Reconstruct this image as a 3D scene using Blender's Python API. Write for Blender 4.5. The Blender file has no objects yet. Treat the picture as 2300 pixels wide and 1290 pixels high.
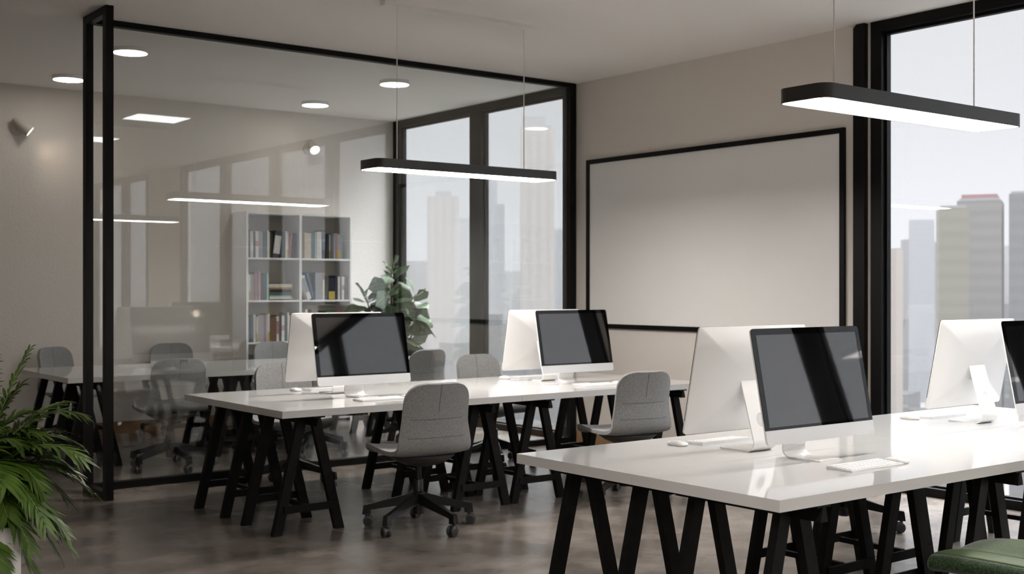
import bpy, bmesh, math, random
from mathutils import Vector, Matrix, noise
R = math.radians
PI = math.pi
SC = bpy.context.scene
COL = SC.collection
random.seed(7)

# ------------------------------------------------------------------ camera, world, exposure
cam_d = bpy.data.cameras.new('camera')
cam_d.sensor_width = 36.0
cam_d.lens = 42.016
cam_d.shift_y = 0.00133
cam_d.clip_start = 0.05
cam_d.clip_end = 9000
cam_d.dof.use_dof = True
cam_d.dof.focus_distance = 5.3
cam_d.dof.aperture_fstop = 4.2
cam = bpy.data.objects.new('camera', cam_d)
COL.objects.link(cam)
cam.location = (0, 0, 1.42)
cam.rotation_euler = (R(90), 0, R(52.422 - 90))
SC.camera = cam

SC.view_settings.view_transform = 'Standard'
SC.view_settings.look = 'None'
SC.view_settings.exposure = 0.56
SC.view_settings.gamma = 1.0
SC.view_settings.use_curve_mapping = False
SC.cycles.use_denoising = True
SC.cycles.max_bounces = 10
SC.cycles.diffuse_bounces = 5
SC.cycles.glossy_bounces = 5
SC.cycles.transparent_max_bounces = 24
SC.cycles.sample_clamp_indirect = 6.0
SC.cycles.caustics_reflective = False
SC.cycles.caustics_refractive = False

world = bpy.data.worlds.new('overcast_sky')
SC.world = world
world.use_nodes = True
nt = world.node_tree
nt.nodes.clear()
w_out = nt.nodes.new('ShaderNodeOutputWorld')
w_bg = nt.nodes.new('ShaderNodeBackground')
w_tc = nt.nodes.new('ShaderNodeTexCoord')
w_sep = nt.nodes.new('ShaderNodeSeparateXYZ')
w_ramp = nt.nodes.new('ShaderNodeValToRGB')
w_map = nt.nodes.new('ShaderNodeMapRange')
w_mul = nt.nodes.new('ShaderNodeMath')
w_noise = nt.nodes.new('ShaderNodeTexNoise')
w_mix = nt.nodes.new('ShaderNodeMixRGB')
# overcast sky: hazy bright horizon, much brighter cloud overhead
w_noise.inputs['Scale'].default_value = 2.2
w_noise.inputs['Detail'].default_value = 3
w_ramp.color_ramp.elements[0].position = 0.30
w_ramp.color_ramp.elements[0].color = (0.41, 0.422, 0.442, 1)
w_ramp.color_ramp.elements[1].position = 0.65
w_ramp.color_ramp.elements[1].color = (0.45, 0.45, 0.453, 1)
w_map.inputs['From Min'].default_value = 0.36
w_map.inputs['From Max'].default_value = 0.95
w_map.inputs['To Min'].default_value = 1.0
w_map.inputs['To Max'].default_value = 58.0
nt.links.new(w_tc.outputs['Generated'], w_noise.inputs['Vector'])
nt.links.new(w_tc.outputs['Generated'], w_sep.inputs[0])
nt.links.new(w_noise.outputs['Fac'], w_ramp.inputs[0])
nt.links.new(w_sep.outputs['Z'], w_map.inputs['Value'])
nt.links.new(w_ramp.outputs[0], w_bg.inputs['Color'])
nt.links.new(w_map.outputs[0], w_bg.inputs['Strength'])
nt.links.new(w_bg.outputs[0], w_out.inputs[0])

# ------------------------------------------------------------------ materials
def new_mat(name):
    m = bpy.data.materials.new(name)
    m.use_nodes = True
    n = m.node_tree
    return m, n, n.nodes['Principled BSDF']

def mat(name, col, rough=0.5, spec=0.5, metal=0.0, coat=0.0, noise_amt=0.0, noise_scale=20.0, bump=0.0, bump_scale=80.0):
    m, n, b = new_mat(name)
    b.inputs['Base Color'].default_value = (*col, 1)
    b.inputs['Roughness'].default_value = rough
    b.inputs['Specular IOR Level'].default_value = spec
    b.inputs['Metallic'].default_value = metal
    b.inputs['Coat Weight'].default_value = coat
    b.inputs['Coat Roughness'].default_value = 0.03
    if noise_amt or bump:
        tc = n.nodes.new('ShaderNodeTexCoord')
    if noise_amt:
        t = n.nodes.new('ShaderNodeTexNoise')
        t.inputs['Scale'].default_value = noise_scale
        t.inputs['Detail'].default_value = 6
        r = n.nodes.new('ShaderNodeValToRGB')
        r.color_ramp.elements[0].position = 0.3
        r.color_ramp.elements[1].position = 0.7
        r.color_ramp.elements[0].color = (*[c * (1 - noise_amt) for c in col], 1)
        r.color_ramp.elements[1].color = (*[min(1, c * (1 + noise_amt)) for c in col], 1)
        n.links.new(tc.outputs['Object'], t.inputs['Vector'])
        n.links.new(t.outputs['Fac'], r.inputs[0])
        n.links.new(r.outputs[0], b.inputs['Base Color'])
    if bump:
        t2 = n.nodes.new('ShaderNodeTexNoise')
        t2.inputs['Scale'].default_value = bump_scale
        t2.inputs['Detail'].default_value = 5
        bp = n.nodes.new('ShaderNodeBump')
        bp.inputs['Strength'].default_value = bump
        bp.inputs['Distance'].default_value = 0.01
        n.links.new(tc.outputs['Object'], t2.inputs['Vector'])
        n.links.new(t2.outputs['Fac'], bp.inputs['Height'])
        n.links.new(bp.outputs[0], b.inputs['Normal'])
    return m

def emit(name, col, strength):
    m, n, b = new_mat(name)
    b.inputs['Base Color'].default_value = (0.8, 0.8, 0.8, 1)
    b.inputs['Emission Color'].default_value = (*col, 1)
    b.inputs['Emission Strength'].default_value = strength
    return m

def glass_mat(name, tint=(0.96, 0.97, 0.965), boost=1.0):
    # architectural sheet glass: clear transmission plus a fresnel mirror on each face
    m = bpy.data.materials.new(name)
    m.use_nodes = True
    n = m.node_tree
    n.nodes.clear()
    out = n.nodes.new('ShaderNodeOutputMaterial')
    mix = n.nodes.new('ShaderNodeMixShader')
    tr = n.nodes.new('ShaderNodeBsdfTransparent')
    gl = n.nodes.new('ShaderNodeBsdfGlossy')
    fr = n.nodes.new('ShaderNodeFresnel')
    geo = n.nodes.new('ShaderNodeNewGeometry')
    mr = n.nodes.new('ShaderNodeMapRange')
    mr.inputs['To Min'].default_value = 1.5
    mr.inputs['To Max'].default_value = 1 / 1.5
    mu = n.nodes.new('ShaderNodeMath')
    mu.operation = 'MULTIPLY'
    mu.use_clamp = True
    mu.inputs[1].default_value = boost
    tr.inputs[0].default_value = (*tint, 1)
    gl.inputs['Roughness'].default_value = 0.0
    n.links.new(geo.outputs['Backfacing'], mr.inputs['Value'])
    n.links.new(mr.outputs[0], fr.inputs['IOR'])
    n.links.new(fr.outputs[0], mu.inputs[0])
    n.links.new(mu.outputs[0], mix.inputs[0])
    n.links.new(tr.outputs[0], mix.inputs[1])
    n.links.new(gl.outputs[0], mix.inputs[2])
    n.links.new(mix.outputs[0], out.inputs[0])
    return m

M = {}
M['wall'] = mat('warm_plaster', (0.74, 0.70, 0.655), 0.75, 0.25, bump=0.28, bump_scale=55)
M['wall_smooth'] = mat('warm_paint', (0.74, 0.69, 0.64), 0.6, 0.3)
M['ceiling'] = mat('ceiling_paint', (0.90, 0.868, 0.835), 0.8, 0.2)
M['black'] = mat('black_metal', (0.004, 0.004, 0.004), 0.45, 0.16)
M['black_wood'] = mat('black_stained_wood', (0.0065, 0.006, 0.0055), 0.55, 0.16, noise_amt=0.3, noise_scale=30)
M['black_plastic'] = mat('black_plastic', (0.012, 0.012, 0.012), 0.3, 0.5)
M['chrome_dark'] = mat('dark_gloss_steel', (0.010, 0.010, 0.010), 0.22, 0.45)
M['grey_plastic'] = mat('charcoal_plastic', (0.05, 0.05, 0.052), 0.45, 0.4)
M['wheel'] = mat('grey_wheel_rubber', (0.06, 0.06, 0.06), 0.4, 0.4)
M['desk'] = mat('white_lacquer', (0.59, 0.587, 0.582), 0.06, 0.5)
M['white'] = mat('white_paint', (0.88, 0.87, 0.855), 0.45, 0.4)
M['mac_white'] = mat('white_gloss_shell', (0.84, 0.835, 0.83), 0.13, 0.5, coat=0.4)
M['alu'] = mat('satin_aluminium', (0.80, 0.80, 0.80), 0.28, 0.5, metal=0.4)
M['bezel'] = mat('black_screen_glass', (0.002, 0.002, 0.002), 0.015, 0.5)
M['screen'] = mat('switched_off_display', (0.004, 0.004, 0.0045), 0.03, 1.0)
M['screen'].node_tree.nodes['Principled BSDF'].inputs['IOR'].default_value = 1.75
M['keys'] = mat('white_keycaps', (0.82, 0.82, 0.81), 0.4, 0.4)
M['board'] = mat('whiteboard_enamel', (0.86, 0.85, 0.835), 0.35, 0.4)
M['oak'] = mat('oak_skirting', (0.34, 0.21, 0.115), 0.5, 0.3, noise_amt=0.25, noise_scale=9)
M['led'] = emit('pendant_diffuser_light', (1.0, 0.94, 0.88), 42.0)
M['led_dim'] = emit('dimmed_pendant_diffuser', (1.0, 0.95, 0.89), 20.0)
M['panel_led'] = emit('ceiling_panel_light', (1.0, 0.99, 0.97), 5.0)
M['down'] = emit('downlight_glow', (1.0, 0.93, 0.84), 13.0)
M['bulb'] = emit('spot_bulb_glow', (1.0, 0.95, 0.88), 1.5)
M['lamp'] = mat('beige_lamp_enamel', (0.62, 0.58, 0.53), 0.45, 0.4)
M['steel'] = mat('steel_cable', (0.85, 0.85, 0.84), 0.5, 0.5)
M['lamp_black'] = mat('satin_black_aluminium', (0.034, 0.034, 0.035), 0.36, 0.6)
M['soil'] = mat('dark_soil', (0.02, 0.015, 0.01), 0.9, 0.2, bump=0.8, bump_scale=120)
M['bark'] = mat('brown_bark', (0.10, 0.06, 0.035), 0.8, 0.2, noise_amt=0.3, noise_scale=40)
M['planter'] = mat('matt_white_planter', (0.62, 0.605, 0.585), 0.55, 0.3)
M['glass'] = glass_mat('partition_glass', boost=2.1)
M['win_glass'] = glass_mat('window_glass', (0.97, 0.975, 0.98), 0.8)

def floor_mat():
    m, n, b = new_mat('polished_concrete')
    tc = n.nodes.new('ShaderNodeTexCoord')
    mp = n.nodes.new('ShaderNodeMapping')
    mp.inputs['Scale'].default_value = (1.0, 1.0, 1.0)
    t1 = n.nodes.new('ShaderNodeTexNoise'); t1.inputs['Scale'].default_value = 2.6; t1.inputs['Detail'].default_value = 7; t1.inputs['Roughness'].default_value = 0.55
    t2 = n.nodes.new('ShaderNodeTexNoise'); t2.inputs['Scale'].default_value = 130; t2.inputs['Detail'].default_value = 4
    r1 = n.nodes.new('ShaderNodeValToRGB')
    e = r1.color_ramp.elements
    e[0].position = 0.25; e[0].color = (0.070, 0.058, 0.048, 1)
    e[1].position = 0.78; e[1].color = (0.26, 0.225, 0.196, 1)
    r2 = n.nodes.new('ShaderNodeMapRange')
    r2.inputs['From Min'].default_value = 0.3; r2.inputs['From Max'].default_value = 0.7
    r2.inputs['To Min'].default_value = 0.19; r2.inputs['To Max'].default_value = 0.27
    bp = n.nodes.new('ShaderNodeBump'); bp.inputs['Strength'].default_value = 0.07; bp.inputs['Distance'].default_value = 0.004
    n.links.new(tc.outputs['Object'], mp.inputs['Vector'])
    for t in (t1, t2):
        n.links.new(mp.outputs[0], t.inputs['Vector'])
    n.links.new(t1.outputs['Fac'], r1.inputs[0])
    n.links.new(t1.outputs['Fac'], r2.inputs['Value'])
    n.links.new(r1.outputs[0], b.inputs['Base Color'])
    n.links.new(r2.outputs[0], b.inputs['Roughness'])
    n.links.new(t2.outputs['Fac'], bp.inputs['Height'])
    n.links.new(bp.outputs[0], b.inputs['Normal'])
    b.inputs['Specular IOR Level'].default_value = 0.5
    return m
M['floor'] = floor_mat()

def fabric_mat(name, c0, c1, scale=620.0, seams=True):
    m, n, b = new_mat(name)
    tc = n.nodes.new('ShaderNodeTexCoord')
    vo = n.nodes.new('ShaderNodeTexVoronoi'); vo.inputs['Scale'].default_value = scale
    no = n.nodes.new('ShaderNodeTexNoise'); no.inputs['Scale'].default_value = scale * 0.45; no.inputs['Detail'].default_value = 3
    ad = n.nodes.new('ShaderNodeMath'); ad.operation = 'MULTIPLY'
    rp = n.nodes.new('ShaderNodeValToRGB')
    rp.color_ramp.elements[0].position = 0.05; rp.color_ramp.elements[0].color = (*c0, 1)
    rp.color_ramp.elements[1].position = 0.38; rp.color_ramp.elements[1].color = (*c1, 1)
    bp = n.nodes.new('ShaderNodeBump'); bp.inputs['Strength'].default_value = 0.35; bp.inputs['Distance'].default_value = 0.002
    n.links.new(tc.outputs['Object'], vo.inputs['Vector'])
    n.links.new(tc.outputs['Object'], no.inputs['Vector'])
    n.links.new(vo.outputs['Distance'], ad.inputs[0])
    n.links.new(no.outputs['Fac'], ad.inputs[1])
    n.links.new(ad.outputs[0], rp.inputs[0])
    n.links.new(ad.outputs[0], bp.inputs['Height'])
    n.links.new(bp.outputs[0], b.inputs['Normal'])
    n.links.new(rp.outputs[0], b.inputs['Base Color'])
    b.inputs['Roughness'].default_value = 0.85
    b.inputs['Specular IOR Level'].default_value = 0.2
    b.inputs['Sheen Weight'].default_value = 0.35
    b.inputs['Sheen Roughness'].default_value = 0.4
    return m
M['fabric'] = fabric_mat('grey_woven_fabric', (0.06, 0.06, 0.061), (0.36, 0.358, 0.358))
M['seam'] = mat('dark_seam_thread', (0.05, 0.05, 0.05), 0.8, 0.2)
M['green'] = fabric_mat('green_mesh_fabric', (0.010, 0.022, 0.008), (0.085, 0.135, 0.055), 300)
M['green_band'] = mat('green_band', (0.085, 0.125, 0.055), 0.5, 0.35)
M['green_dark'] = fabric_mat('dark_green_perforated_mesh', (0.003, 0.008, 0.003), (0.05, 0.085, 0.04), 220)

def leaf_mat(name, dark, light, vein):
    m, n, b = new_mat(name)
    uv = n.nodes.new('ShaderNodeUVMap')
    sp = n.nodes.new('ShaderNodeSeparateXYZ')
    wv = n.nodes.new('ShaderNodeTexNoise'); wv.inputs['Scale'].default_value = 5
    mid = n.nodes.new('ShaderNodeMath'); mid.operation = 'SUBTRACT'; mid.inputs[1].default_value = 0.5
    ab = n.nodes.new('ShaderNodeMath'); ab.operation = 'ABSOLUTE'
    # side veins: stripes in v minus slope * |u|
    sl = n.nodes.new('ShaderNodeMath'); sl.operation = 'MULTIPLY'; sl.inputs[1].default_value = 0.7
    df = n.nodes.new('ShaderNodeMath'); df.operation = 'SUBTRACT'
    fr = n.nodes.new('ShaderNodeMath'); fr.operation = 'MULTIPLY'; fr.inputs[1].default_value = 8.0
    fc = n.nodes.new('ShaderNodeMath'); fc.operation = 'FRACT'
    v1 = n.nodes.new('ShaderNodeMath'); v1.operation = 'LESS_THAN'; v1.inputs[1].default_value = 0.12
    v2 = n.nodes.new('ShaderNodeMath'); v2.operation = 'LESS_THAN'; v2.inputs[1].default_value = 0.022
    mx = n.nodes.new('ShaderNodeMath'); mx.operation = 'MAXIMUM'
    r = n.nodes.new('ShaderNodeValToRGB')
    r.color_ramp.elements[0].position = 0.35; r.color_ramp.elements[0].color = (*dark, 1)
    r.color_ramp.elements[1].position = 0.65; r.color_ramp.elements[1].color = (*light, 1)
    mc = n.nodes.new('ShaderNodeMixRGB')
    mc.inputs[2].default_value = (*vein, 1)
    L = n.links.new
    L(uv.outputs[0], sp.inputs[0]); L(uv.outputs[0], wv.inputs['Vector'])
    L(sp.outputs['X'], mid.inputs[0]); L(mid.outputs[0], ab.inputs[0])
    L(ab.outputs[0], sl.inputs[0]); L(sp.outputs['Y'], df.inputs[0]); L(sl.outputs[0], df.inputs[1])
    L(df.outputs[0], fr.inputs[0]); L(fr.outputs[0], fc.inputs[0]); L(fc.outputs[0], v1.inputs[0])
    L(ab.outputs[0], v2.inputs[0]); L(v1.outputs[0], mx.inputs[0]); L(v2.outputs[0], mx.inputs[1])
    L(wv.outputs['Fac'], r.inputs[0]); L(r.outputs[0], mc.inputs[1]); L(mx.outputs[0], mc.inputs[0])
    L(mc.outputs[0], b.inputs['Base Color'])
    b.inputs['Roughness'].default_value = 0.5
    b.inputs['Transmission Weight'].default_value = 0.0
    return m
M['fiddle'] = leaf_mat('fiddle_leaf', (0.032, 0.075, 0.028), (0.065, 0.125, 0.045), (0.17, 0.24, 0.12))
M['palm'] = mat('palm_leaflet', (0.062, 0.118, 0.014), 0.40, 0.4, noise_amt=0.5, noise_scale=9)
M['palm_stem'] = mat('palm_rachis', (0.12, 0.19, 0.04), 0.45, 0.4)

# ------------------------------------------------------------------ mesh helpers
class MB:
    """collects shapes in one bmesh"""
    def __init__(self):
        self.bm = bmesh.new()
    def box(self, x0, x1, y0, y1, z0, z1):
        vs = [self.bm.verts.new((x, y, z)) for z in (z0, z1) for x, y in ((x0, y0), (x1, y0), (x1, y1), (x0, y1))]
        for f in ((3, 2, 1, 0), (4, 5, 6, 7), (0, 1, 5, 4), (1, 2, 6, 5), (2, 3, 7, 6), (3, 0, 4, 7)):
            self.bm.faces.new([vs[i] for i in f])
        return self
    def hull8(self, lo, hi):
        """lo, hi: four points each, counter-clockwise seen from above"""
        vs = [self.bm.verts.new(p) for p in list(lo) + list(hi)]
        for f in ((3, 2, 1, 0), (4, 5, 6, 7), (0, 1, 5, 4), (1, 2, 6, 5), (2, 3, 7, 6), (3, 0, 4, 7)):
            self.bm.faces.new([vs[i] for i in f])
        return self
    def tube(self, pts, rad, seg=10, cap=True):
        pts = [Vector(p) for p in pts]
        rads = rad if isinstance(rad, (list, tuple)) else [rad] * len(pts)
        rings = []
        up = None
        for i, p in enumerate(pts):
            d = (pts[min(i + 1, len(pts) - 1)] - pts[max(i - 1, 0)]).normalized()
            if up is None:
                up = Vector((0, 0, 1)) if abs(d.z) < 0.9 else Vector((1, 0, 0))
            a = d.cross(up)
            if a.length < 1e-5:
                a = d.cross(Vector((0, 1, 0)))
            a.normalize()
            b = a.cross(d).normalized()
            up = b
            rings.append([self.bm.verts.new(p + (a * math.cos(2 * PI * k / seg) + b * math.sin(2 * PI * k / seg)) * rads[i]) for k in range(seg)])
        for r0, r1 in zip(rings, rings[1:]):
            for k in range(seg):
                self.bm.faces.new((r0[k], r0[(k + 1) % seg], r1[(k + 1) % seg], r1[k]))
        if cap:
            self.bm.faces.new(rings[0][::-1]); self.bm.faces.new(rings[-1])
        return self
    def lathe(self, prof, seg=24, mtx=None, cap=True):
        """prof: (radius, z) from bottom to top"""
        mtx = mtx or Matrix()
        rings = []
        for r, z in prof:
            if r < 1e-6:
                rings.append([self.bm.verts.new(mtx @ Vector((0, 0, z)))])
            else:
                rings.append([self.bm.verts.new(mtx @ Vector((r * math.cos(2 * PI * k / seg), r * math.sin(2 * PI * k / seg), z))) for k in range(seg)])
        for a, b in zip(rings, rings[1:]):
            for k in range(seg):
                k2 = (k + 1) % seg
                if len(a) == 1 and len(b) == 1:
                    continue
                if len(a) == 1:
                    self.bm.faces.new((a[0], b[k2], b[k]))
                elif len(b) == 1:
                    self.bm.faces.new((a[k], a[k2], b[0]))
                else:
                    self.bm.faces.new((a[k], a[k2], b[k2], b[k]))
        if cap:
            if len(rings[0]) > 1: self.bm.faces.new(rings[0][::-1])
            if len(rings[-1]) > 1: self.bm.faces.new(rings[-1])
        return self
    def loops(self, rings, close0=True, close1=True):
        """join successive closed rings of equal length"""
        vr = [[self.bm.verts.new(p) for p in r] for r in rings]
        n = len(vr[0])
        for a, b in zip(vr, vr[1:]):
            for k in range(n):
                self.bm.faces.new((a[k], a[(k + 1) % n], b[(k + 1) % n], b[k]))
        if close0: self.bm.faces.new(vr[0][::-1])
        if close1: self.bm.faces.new(vr[-1])
        return self
    def grid(self, rows):
        vr = [[self.bm.verts.new(p) for p in r] for r in rows]
        for a, b in zip(vr, vr[1:]):
            for k in range(len(a) - 1):
                self.bm.faces.new((a[k], a[k + 1], b[k + 1], b[k]))
        return self
    def bevel(self, w, seg=2, ang=30):
        es = [e for e in self.bm.edges if len(e.link_faces) == 2 and e.calc_face_angle(0) > R(ang)]
        bmesh.ops.bevel(self.bm, geom=es, offset=w, segments=seg, profile=0.5, affect='EDGES')
        return self
    def xf(self, mtx):
        bmesh.ops.transform(self.bm, matrix=mtx, verts=self.bm.verts)
        return self
    def build(self, name, m, parent=None, smooth=False, fix=True):
        if fix:
            bmesh.ops.recalc_face_normals(self.bm, faces=self.bm.faces)
        me = bpy.data.meshes.new(name)
        self.bm.to_mesh(me)
        self.bm.free()
        for x in (m if isinstance(m, (list, tuple)) else [m]):
            me.materials.append(x)
        if smooth:
            for p in me.polygons:
                p.use_smooth = True
            if smooth != 'all':
                me.set_sharp_from_angle(angle=R(smooth if smooth is not True else 40))
        o = bpy.data.objects.new(name, me)
        COL.objects.link(o)
        if parent:
            o.parent = parent
        return o

def tag(o, label=None, cat=None, group=None, kind=None):
    if label: o['label'] = label
    if cat: o['category'] = cat
    if group: o['group'] = group
    if kind: o['kind'] = kind
    return o

def empty(name, loc=(0, 0, 0), rz=0.0, parent=None):
    o = bpy.data.objects.new(name, None)
    o.empty_display_size = 0.1
    COL.objects.link(o)
    o.location = loc
    o.rotation_euler = (0, 0, rz)
    if parent: o.parent = parent
    return o

def copy_tree(o, parent=None):
    c = o.copy()
    COL.objects.link(c)
    c.parent = parent
    for ch in list(o.children):
        copy_tree(ch, c)
    return c

def bake(o):
    """turn an object's modifiers into plain mesh"""
    dg = bpy.context.evaluated_depsgraph_get()
    me = bpy.data.meshes.new_from_object(o.evaluated_get(dg))
    o.modifiers.clear()
    old = o.data
    o.data = me
    me.name = o.name
    bpy.data.meshes.remove(old)
    return o

def rrect(w, h, r, n=5, cx=0, cy=0):
    """outline of a rounded rectangle, counter-clockwise"""
    out = []
    for sx, sy, a0 in ((1, 1, 0), (-1, 1, 90), (-1, -1, 180), (1, -1, 270)):
        for k in range(n + 1):
            a = R(a0 + 90 * k / n)
            out.append((cx + sx * (w / 2 - r) + r * math.cos(a), cy + sy * (h / 2 - r) + r * math.sin(a)))
    return out

# ------------------------------------------------------------------ room shell
XR, YB, ZC = 7.22, 11.59, 3.313
XL, YF = -2.6, -6.2
def struct(name, mb, m, parent=None, **k):
    o = mb.build(name, m, parent, **k)
    if parent is None: o['kind'] = 'structure'
    return o
struct('floor', MB().box(XL - .2, XR + .16, YF - .2, YB + .2, -.2, 0), M['floor'])
struct('ceiling', MB().box(XL - .2, XR + .16, YF - .2, YB + .2, ZC, ZC + .2), M['ceiling'])
struct('wall_back', MB().box(XL - .2, XR + .16, YB, YB + .2, 0, ZC), M['wall'])
struct('wall_left', MB().box(XL - .2, XL, YF, YB, 0, ZC), M['wall'])
struct('wall_front', MB().box(XL - .2, XR + .16, YF - .2, YF, 0, ZC), M['wall'])
W1 = (8.50, 11.585)          # meeting room window
W2 = (-0.95, 5.184)          # office window
W3 = (-5.0, -2.3)
wr = MB()
for a, b in ((YF, W3[0]), (W3[1], W2[0]), (W2[1], W1[0])):
    wr.box(XR, XR + .16, a, b, 0, ZC)
struct('wall_right', wr, M['wall_smooth'])

def window(name, y0, y1, mulls, jamb0=.09, jamb1=.09):
    root = empty(name, (XR, (y0 + y1) / 2, 0))
    root['kind'] = 'structure'
    ym = (y0 + y1) / 2
    f = MB()
    f.box(-.012, .075, y0 - ym, y0 - ym + jamb0, 0, ZC)
    f.box(-.012, .075, y1 - ym - jamb1, y1 - ym, 0, ZC)
    f.box(-.012, .075, y0 - ym + jamb0, y1 - ym - jamb1, ZC - .075, ZC)
    f.box(-.012, .075, y0 - ym + jamb0, y1 - ym - jamb1, 0, .06)
    f.build('window_frame', M['black'], root)
    edges = [y0 + jamb0] + [v for mu in mulls for v in (mu - .10, mu + .10)] + [y1 - jamb1]
    for mu in mulls:
        MB().box(-.012, .075, mu - .10 - ym, mu + .10 - ym, .06, ZC - .075).build('mullion', M['black'], root)
    for a, b in zip(edges[::2], edges[1::2]):
        a -= ym; b -= ym
        s = MB()                                   # inner sash step round each pane
        t = .018
        s.box(.03, .075, a, a + t, .06, ZC - .075)
        s.box(.03, .075, b - t, b, .06, ZC - .075)
        s.box(.03, .075, a + t, b - t, ZC - .075 - .022, ZC - .075)
        s.box(.03, .075, a + t, b - t, .06, .075)
        sash = s.build('sash', M['black'], root)
        MB().box(.048, .058, a + t, b - t, .075, ZC - .097).build('pane', M['win_glass'], sash)
    return root
window('window_1', W1[0], W1[1], [9.99], .09, .13)
window('window_2', W2[0], W2[1], [3.77, 2.22, 0.63])
window('window_3', W3[0], W3[1], [-3.44])

struct('baseboard_back', MB().box(XL, XR, YB - .016, YB, 0, .12), M['oak'])
b = MB()
for a, c in ((YF, W3[0]), (W3[1], W2[0]), (W2[1] + .001, 8.385), (8.47, W1[0])):
    b.box(XR - .016, XR, a, c, 0, .12)
struct('baseboard_right', b, M['oak'])

# glass partition with its return frame
part = empty('wall_partition', (0, 0, 0))
part['kind'] = 'structure'
PY0, PY1 = 8.392, 8.455
MB().box(2.765, 7.14, PY0, PY1, ZC - .043, ZC).bevel(.003, 1).build('header_rail', M['black'], part)
MB().box(2.765, 7.14, PY0, PY1, 0, .052).bevel(.003, 1).build('bottom_rail', M['black'], part)
MB().box(7.135, 7.205, PY0, PY1, 0, ZC).bevel(.003, 1).build('post', M['black'], part)
MB().box(2.765, 7.135, 8.418, 8.430, .052, ZC - .043).build('glass_pane', M['glass'], part)
MB().box(2.713, 2.765, 7.965, 8.03, 0, ZC).bevel(.003, 1).build('post', M['black'], part)
MB().box(2.713, 2.765, 8.372, 8.437, 0, ZC).bevel(.003, 1).build('post', M['black'], part)
MB().box(2.713, 2.765, 8.03, 8.372, ZC - .055, ZC).build('return_rail', M['black'], part)
MB().box(2.713, 2.765, 8.03, 8.372, 0, .055).build('return_rail', M['black'], part)

# black strip on the wall beside the office window
o = MB()
o.loops([[(XR - .045, 5.214, z), (XR, 5.214, z), (XR, 5.309 - c, z), (XR - .045, 5.309 - c, z)] for z, c in ((0, 0), (3.285, 0), (ZC - .002, .028))])
s = o.build('wall_trunking', M['black'])
tag(s, 'tall black vertical strip on the wall between the whiteboard and the office window', 'trunking', kind='thing')

# whiteboard
wb = empty('whiteboard', (XR, 6.83, 1.83))
tag(wb, 'large black framed whiteboard on the wall between the glass partition and the office window', 'whiteboard')
y0, y1, z0, z1 = 5.402 - 6.83, 8.240 - 6.83, 1.062 - 1.83, 2.590 - 1.83
f = MB(); t = .04
f.box(-.028, 0, y0, y1, z1 - t, z1).box(-.028, 0, y0, y1, z0, z0 + t).box(-.028, 0, y0, y0 + t, z0 + t, z1 - t).box(-.028, 0, y1 - t, y1, z0 + t, z1 - t)
f.build('frame', M['black'], wb)
MB().box(-.016, 0, y0 + t, y1 - t, z0 + t, z1 - t).build('writing_surface', M['board'], wb)

# ------------------------------------------------------------------ lamps
LX, LY, LH = 1.52, .26, .062
def make_pendant(glow='led'):
    root = empty('pendant_lamp', (0, 0, 0))
    o = rrect(LX, LY, .055, 6)
    i = rrect(LX - .012, LY - .012, .050, 6)
    sh = MB().loops([[(x, y, 0) for x, y in i], [(x, y, 0) for x, y in o], [(x, y, LH) for x, y in o], [(x, y, LH + .001) for x, y in i]], close0=False)
    sh.build('lamp_body', M['lamp_black'], root, smooth=30)
    MB().loops([[(x, y, .002) for x, y in i], [(x, y, .02) for x, y in i]]).build('diffuser', M[glow], root)
    for x in (-.535, .535):
        MB().tube([(x, 0, LH), (x, 0, ZC - 2.2 - .03)], .0035, 8).build('cable', M['steel'], root, smooth=True)
    MB().box(-.645, .645, -.03, .03, ZC - 2.2 - .03, ZC - 2.2).bevel(.002, 1).build('ceiling_canopy', M['white'], root)
    return root
pend = make_pendant()
pend.location = (4.763, 6.745, 2.2)
tag(pend, 'black linear pendant lamp hung over the desks by the partition', 'pendant lamp', 'linear pendant lamps')
p2 = make_pendant('led_dim')
p2.location = (4.73, 3.20, 2.2)
tag(p2, 'black linear pendant lamp hung before the office window, over the closest desks', 'pendant lamp', 'linear pendant lamps')

for x, y, lab in ((4.73, -.345, 'added black linear pendant lamp, unseen, next in line behind the viewer'), (4.73, -3.89, 'added black linear pendant lamp, unseen, at the far end of the line behind the viewer'),
                  (0.60, 1.75, 'added black linear pendant lamp of an added second line, unseen above the viewer'), (0.60, -1.80, 'added black linear pendant lamp of an added second line, unseen behind the viewer')):
    p2 = copy_tree(pend)  # out-of-view copies of the hung pendants, added to brighten the interior
    p2.location = (x, y, 2.2)
    tag(p2, lab, 'pendant lamp', 'linear pendant lamps')

def make_downlight():
    root = empty('ceiling_light', (0, 0, 0))
    MB().lathe([(.13, -.033), (.137, -.030), (.137, 0), (.0, 0)], 40, cap=False).build('housing', M['white'], root, smooth=30)
    MB().lathe([(0, -.028), (.13, -.028), (.13, -.033), (.118, -.034), (.118, -.024), (0, -.024)], 40, cap=False).build('diffuser', M['down'], root)
    return root
dl = make_downlight()
for i, (x, y, lab) in enumerate(((3.37, 9.33, 'round white ceiling light beside the top of the partition post'),
                                 (3.37, 10.87, 'round white ceiling light above the single lamp of the plain plaster wall'),
                                 (5.83, 10.86, 'round white ceiling light in front of the bookcase'),
                                 (5.81, 9.31, 'round white ceiling light seen behind the hanging pendant cable'))):
    r = dl if i == 0 else copy_tree(dl)
    r.location = (x, y, ZC)
    tag(r, lab, 'ceiling light', 'round ceiling lights')

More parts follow.
